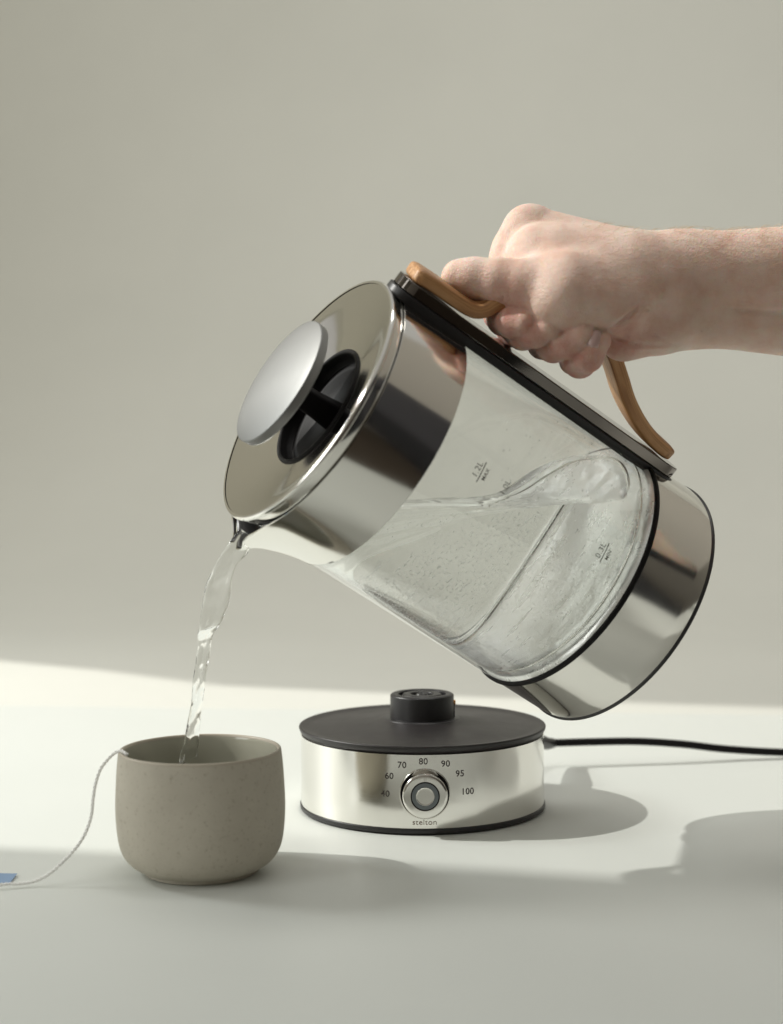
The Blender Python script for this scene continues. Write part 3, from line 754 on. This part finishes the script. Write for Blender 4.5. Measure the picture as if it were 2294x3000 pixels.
bm = bmesh.new(); bm.from_mesh(me); bmesh.ops.recalc_face_normals(bm, faces=bm.faces); bm.to_mesh(me); bm.free()
# redness where blood shows: finger ends and knuckle creases
red = np.zeros(len(V))
for i, ch in enumerate(TIPS):
    for p in ch[:3]: red = np.maximum(red, np.exp(-((V-q(*p[:3]))**2).sum(1)/(.013**2)))
red = np.maximum(red, .45*np.exp(-((V-q(1080, 640, -.170))**2).sum(1)/(.012**2)))
red = np.maximum(red, .6*np.exp(-((V-q(1345, 750, -.165))**2).sum(1)/(.020**2)))
at = me.attributes.new('red', 'FLOAT', 'POINT'); at.data.foreach_set('value', red.astype(np.float32))
def skin_mat():
    m = Mat('skin'); p = m.pbsdf((.6, .4, .3), .46); v = m.coord()
    base = m.ramp(m.noise(v, 55, 5, .6), [(.3, (.73, .48, .375)), (.5, (.81, .60, .495)), (.7, (.85, .675, .575))])
    a = m.n('ShaderNodeAttribute'); a.attribute_name = 'red'
    mx = m.n('ShaderNodeMix', _data_type='RGBA'); f = m.n('ShaderNodeMath', _operation='MULTIPLY'); f.inputs[1].default_value = 1.0
    nn = m.rng(m.noise(v, 120, 3), .5, 1.3, .3, .7); m.l(a.outputs['Fac'], f.inputs[0]); f2 = m.n('ShaderNodeMath', _operation='MULTIPLY'); m.l(f.outputs[0], f2.inputs[0]); m.l(nn, f2.inputs[1])
    m.l(f2.outputs[0], mx.inputs[0]); m.l(base, mx.inputs[6]); mx.inputs[7].default_value = (.56, .20, .15, 1)
    # fine freckles
    vo = m.n('ShaderNodeTexVoronoi', Scale=170.0); m.l(v, vo.inputs['Vector'])
    fr = m.ramp(vo.outputs['Distance'], [(.05, (1, 1, 1)), (.16, (0, 0, 0))]); mk = m.ramp(m.noise(v, 70, 2), [(.56, (0, 0, 0)), (.66, (.30, .30, .30))])
    fm = m.n('ShaderNodeMath', _operation='MULTIPLY'); m.l(fr, fm.inputs[0]); m.l(mk, fm.inputs[1])
    m2 = m.n('ShaderNodeMix', _data_type='RGBA'); m.l(fm.outputs[0], m2.inputs[0]); m.l(mx.outputs[2], m2.inputs[6]); m2.inputs[7].default_value = (.42, .22, .13, 1)
    m.l(m2.outputs[2], p.inputs['Base Color'])
    p.inputs['Subsurface Weight'].default_value = 1.0; p.inputs['Subsurface Radius'].default_value = (1.0, .35, .2); p.inputs['Subsurface Scale'].default_value = .0010
    cell = m.n('ShaderNodeTexVoronoi', Scale=800.0, _feature='DISTANCE_TO_EDGE'); m.l(v, cell.inputs['Vector'])
    b1 = m.bump(m.ramp(cell.outputs['Distance'], [(0, (0, 0, 0)), (.25, (1, 1, 1))]), .45, .00035)
    b2 = m.bump(m.noise(m.coord('Object', (1, 1, 2.5)), 190, 4, .65), .55, .0009, b1)
    b3 = m.bump(m.noise(v, 34, 3, .5), .25, .0022, b2)
    m.l(b3, p.inputs['Normal']); return m.m
M_SKIN = skin_mat()
person = empty('person', (.30, -.16, .30), 'bare arm reaching in from the right, hand closed round the wooden kettle handle', 'person')
def adopt(o, par=person):
    o.parent = par; o.matrix_parent_inverse = Matrix.Translation(-par.location); return o
adopt(link('arm_and_hand', me, M_SKIN))
# little finger nail
M_NAIL = simple('fingernail', (.56, .38, .35), .25)
nc = q(1277, 727, -.1784)
vs = []; fs = []
up = (q(1283, 705, -.1755)-q(1268, 750, -.1762)); up = Vector(up).normalized(); rt = up.cross(Vector((0, 1, 0))).normalized(); nm = rt.cross(up)
if nm.y > 0: nm = -nm
for i in range(9):
    for j in range(9):
        u, v = i/8*2-1, j/8*2-1; rr = .0038; vs.append(Vector(nc)+rt*(u*rr*(1-.15*v*v))+up*(v*.0050*math.sqrt(max(0.05, 1-.35*u*u)))+nm*(.0004-.0022*u*u-.0006*v*v))
fs = [(i*9+j, i*9+j+1, (i+1)*9+j+1, (i+1)*9+j) for i in range(8) for j in range(8)]
o = adopt(link('fingernail', mesh('m', vs, fs), M_NAIL)); sm = o.modifiers.new('s', 'SOLIDIFY'); sm.thickness = .0004
# short fair hairs along the arm
M_HAIR = simple('fair_hair', (.78, .62, .42), .35)
Nn = np.zeros((len(V), 3)); g = grad(V, lambda P: field(P, False)); Nn = g/np.sqrt((g*g).sum(1)+1e-12)[:, None]
rs = np.random.RandomState(4)
sel = np.where((V[:, 0] > q(1240, 500, -.12)[0]) & (V[:, 0] < .36) & (Nn[:, 2] > .15) & (Nn[:, 1] < .5))[0]
vs = []; fs = []
for i in rs.choice(sel, 2400, replace=False):
    if V[i, 0] < q(1420, 500, -.12)[0] and rs.rand() < .6: continue
    p = Vector(V[i]); nrm = Vector(Nn[i]); tdir = (Vector((.55+rs.randn()*.3, rs.randn()*.35, .15))).normalized()
    tdir = (tdir-nrm*tdir.dot(nrm)).normalized(); Lh = rs.uniform(.003, .0065); o0 = len(vs); w0 = rs.uniform(.00007, .00011)
    sd = nrm.cross(tdir)
    for k in range(4):
        t = k/3; c = p+tdir*(Lh*t)+nrm*(Lh*(.75*t-.45*t*t)); w = w0*(1-.8*t)
        vs += [c+sd*w, c-sd*w*.5+nrm*w*.8, c-sd*w*.5-nrm*w*.8]
    for k in range(3):
        for m_ in range(3): fs.append((o0+k*3+m_, o0+k*3+(m_+1) % 3, o0+(k+1)*3+(m_+1) % 3, o0+(k+1)*3+m_))
me_ = bpy.data.meshes.new('m'); me_.from_pydata([tuple(v) for v in vs], [], fs)
tag(adopt(link('arm_hair', me_, M_HAIR)), kind='stuff')
# dark shirt: torso standing to the right of the camera, sleeve to the elbow
def loft(rings, seg=40):
    vs = []; fs = []
    for (c, rx, ry) in rings:
        for k in range(seg):
            a = 2*PI*k/seg; ca, sa = math.cos(a), math.sin(a); vs.append((c[0]+rx[0]*ca+ry[0]*sa, c[1]+rx[1]*ca+ry[1]*sa, c[2]+rx[2]*ca+ry[2]*sa))
    for i in range(len(rings)-1):
        for k in range(seg): j = (k+1) % seg; fs.append((i*seg+k, i*seg+j, (i+1)*seg+j, (i+1)*seg+k))
    fs.append(tuple(range(seg))[::-1]); fs.append(tuple((len(rings)-1)*seg+k for k in range(seg))); return vs, fs
tx, ty = .58, -.62; d1 = Vector((.86, .5, 0)); d2 = Vector((-.5, .86, 0))
rings = [((tx, ty, z), d1*a*1.13, d2*b) for z, a, b in [(-.50, .17, .12), (-.30, .18, .125), (-.1, .165, .115), (.05, .175, .12), (.20, .19, .125), (.32, .205, .12), (.40, .20, .105), (.455, .15, .085), (.485, .08, .065), (.50, .062, .058)]]
adopt(link('shirt', mesh('m', *loft(rings)), M_CLOTH))
sl = bez([(.50, -.235, .290), (.55, -.265, .290), (.60, -.34, .31), (.63, -.42, .34), (.64, -.50, .38), (.63, -.56, .41)], 8)
adopt(link('sleeve', mesh('m', *tube(sl, [.046+.018*i/(len(sl)-1)+.002*math.sin(i*1.7) for i in range(len(sl))], 28)), M_CLOTH))
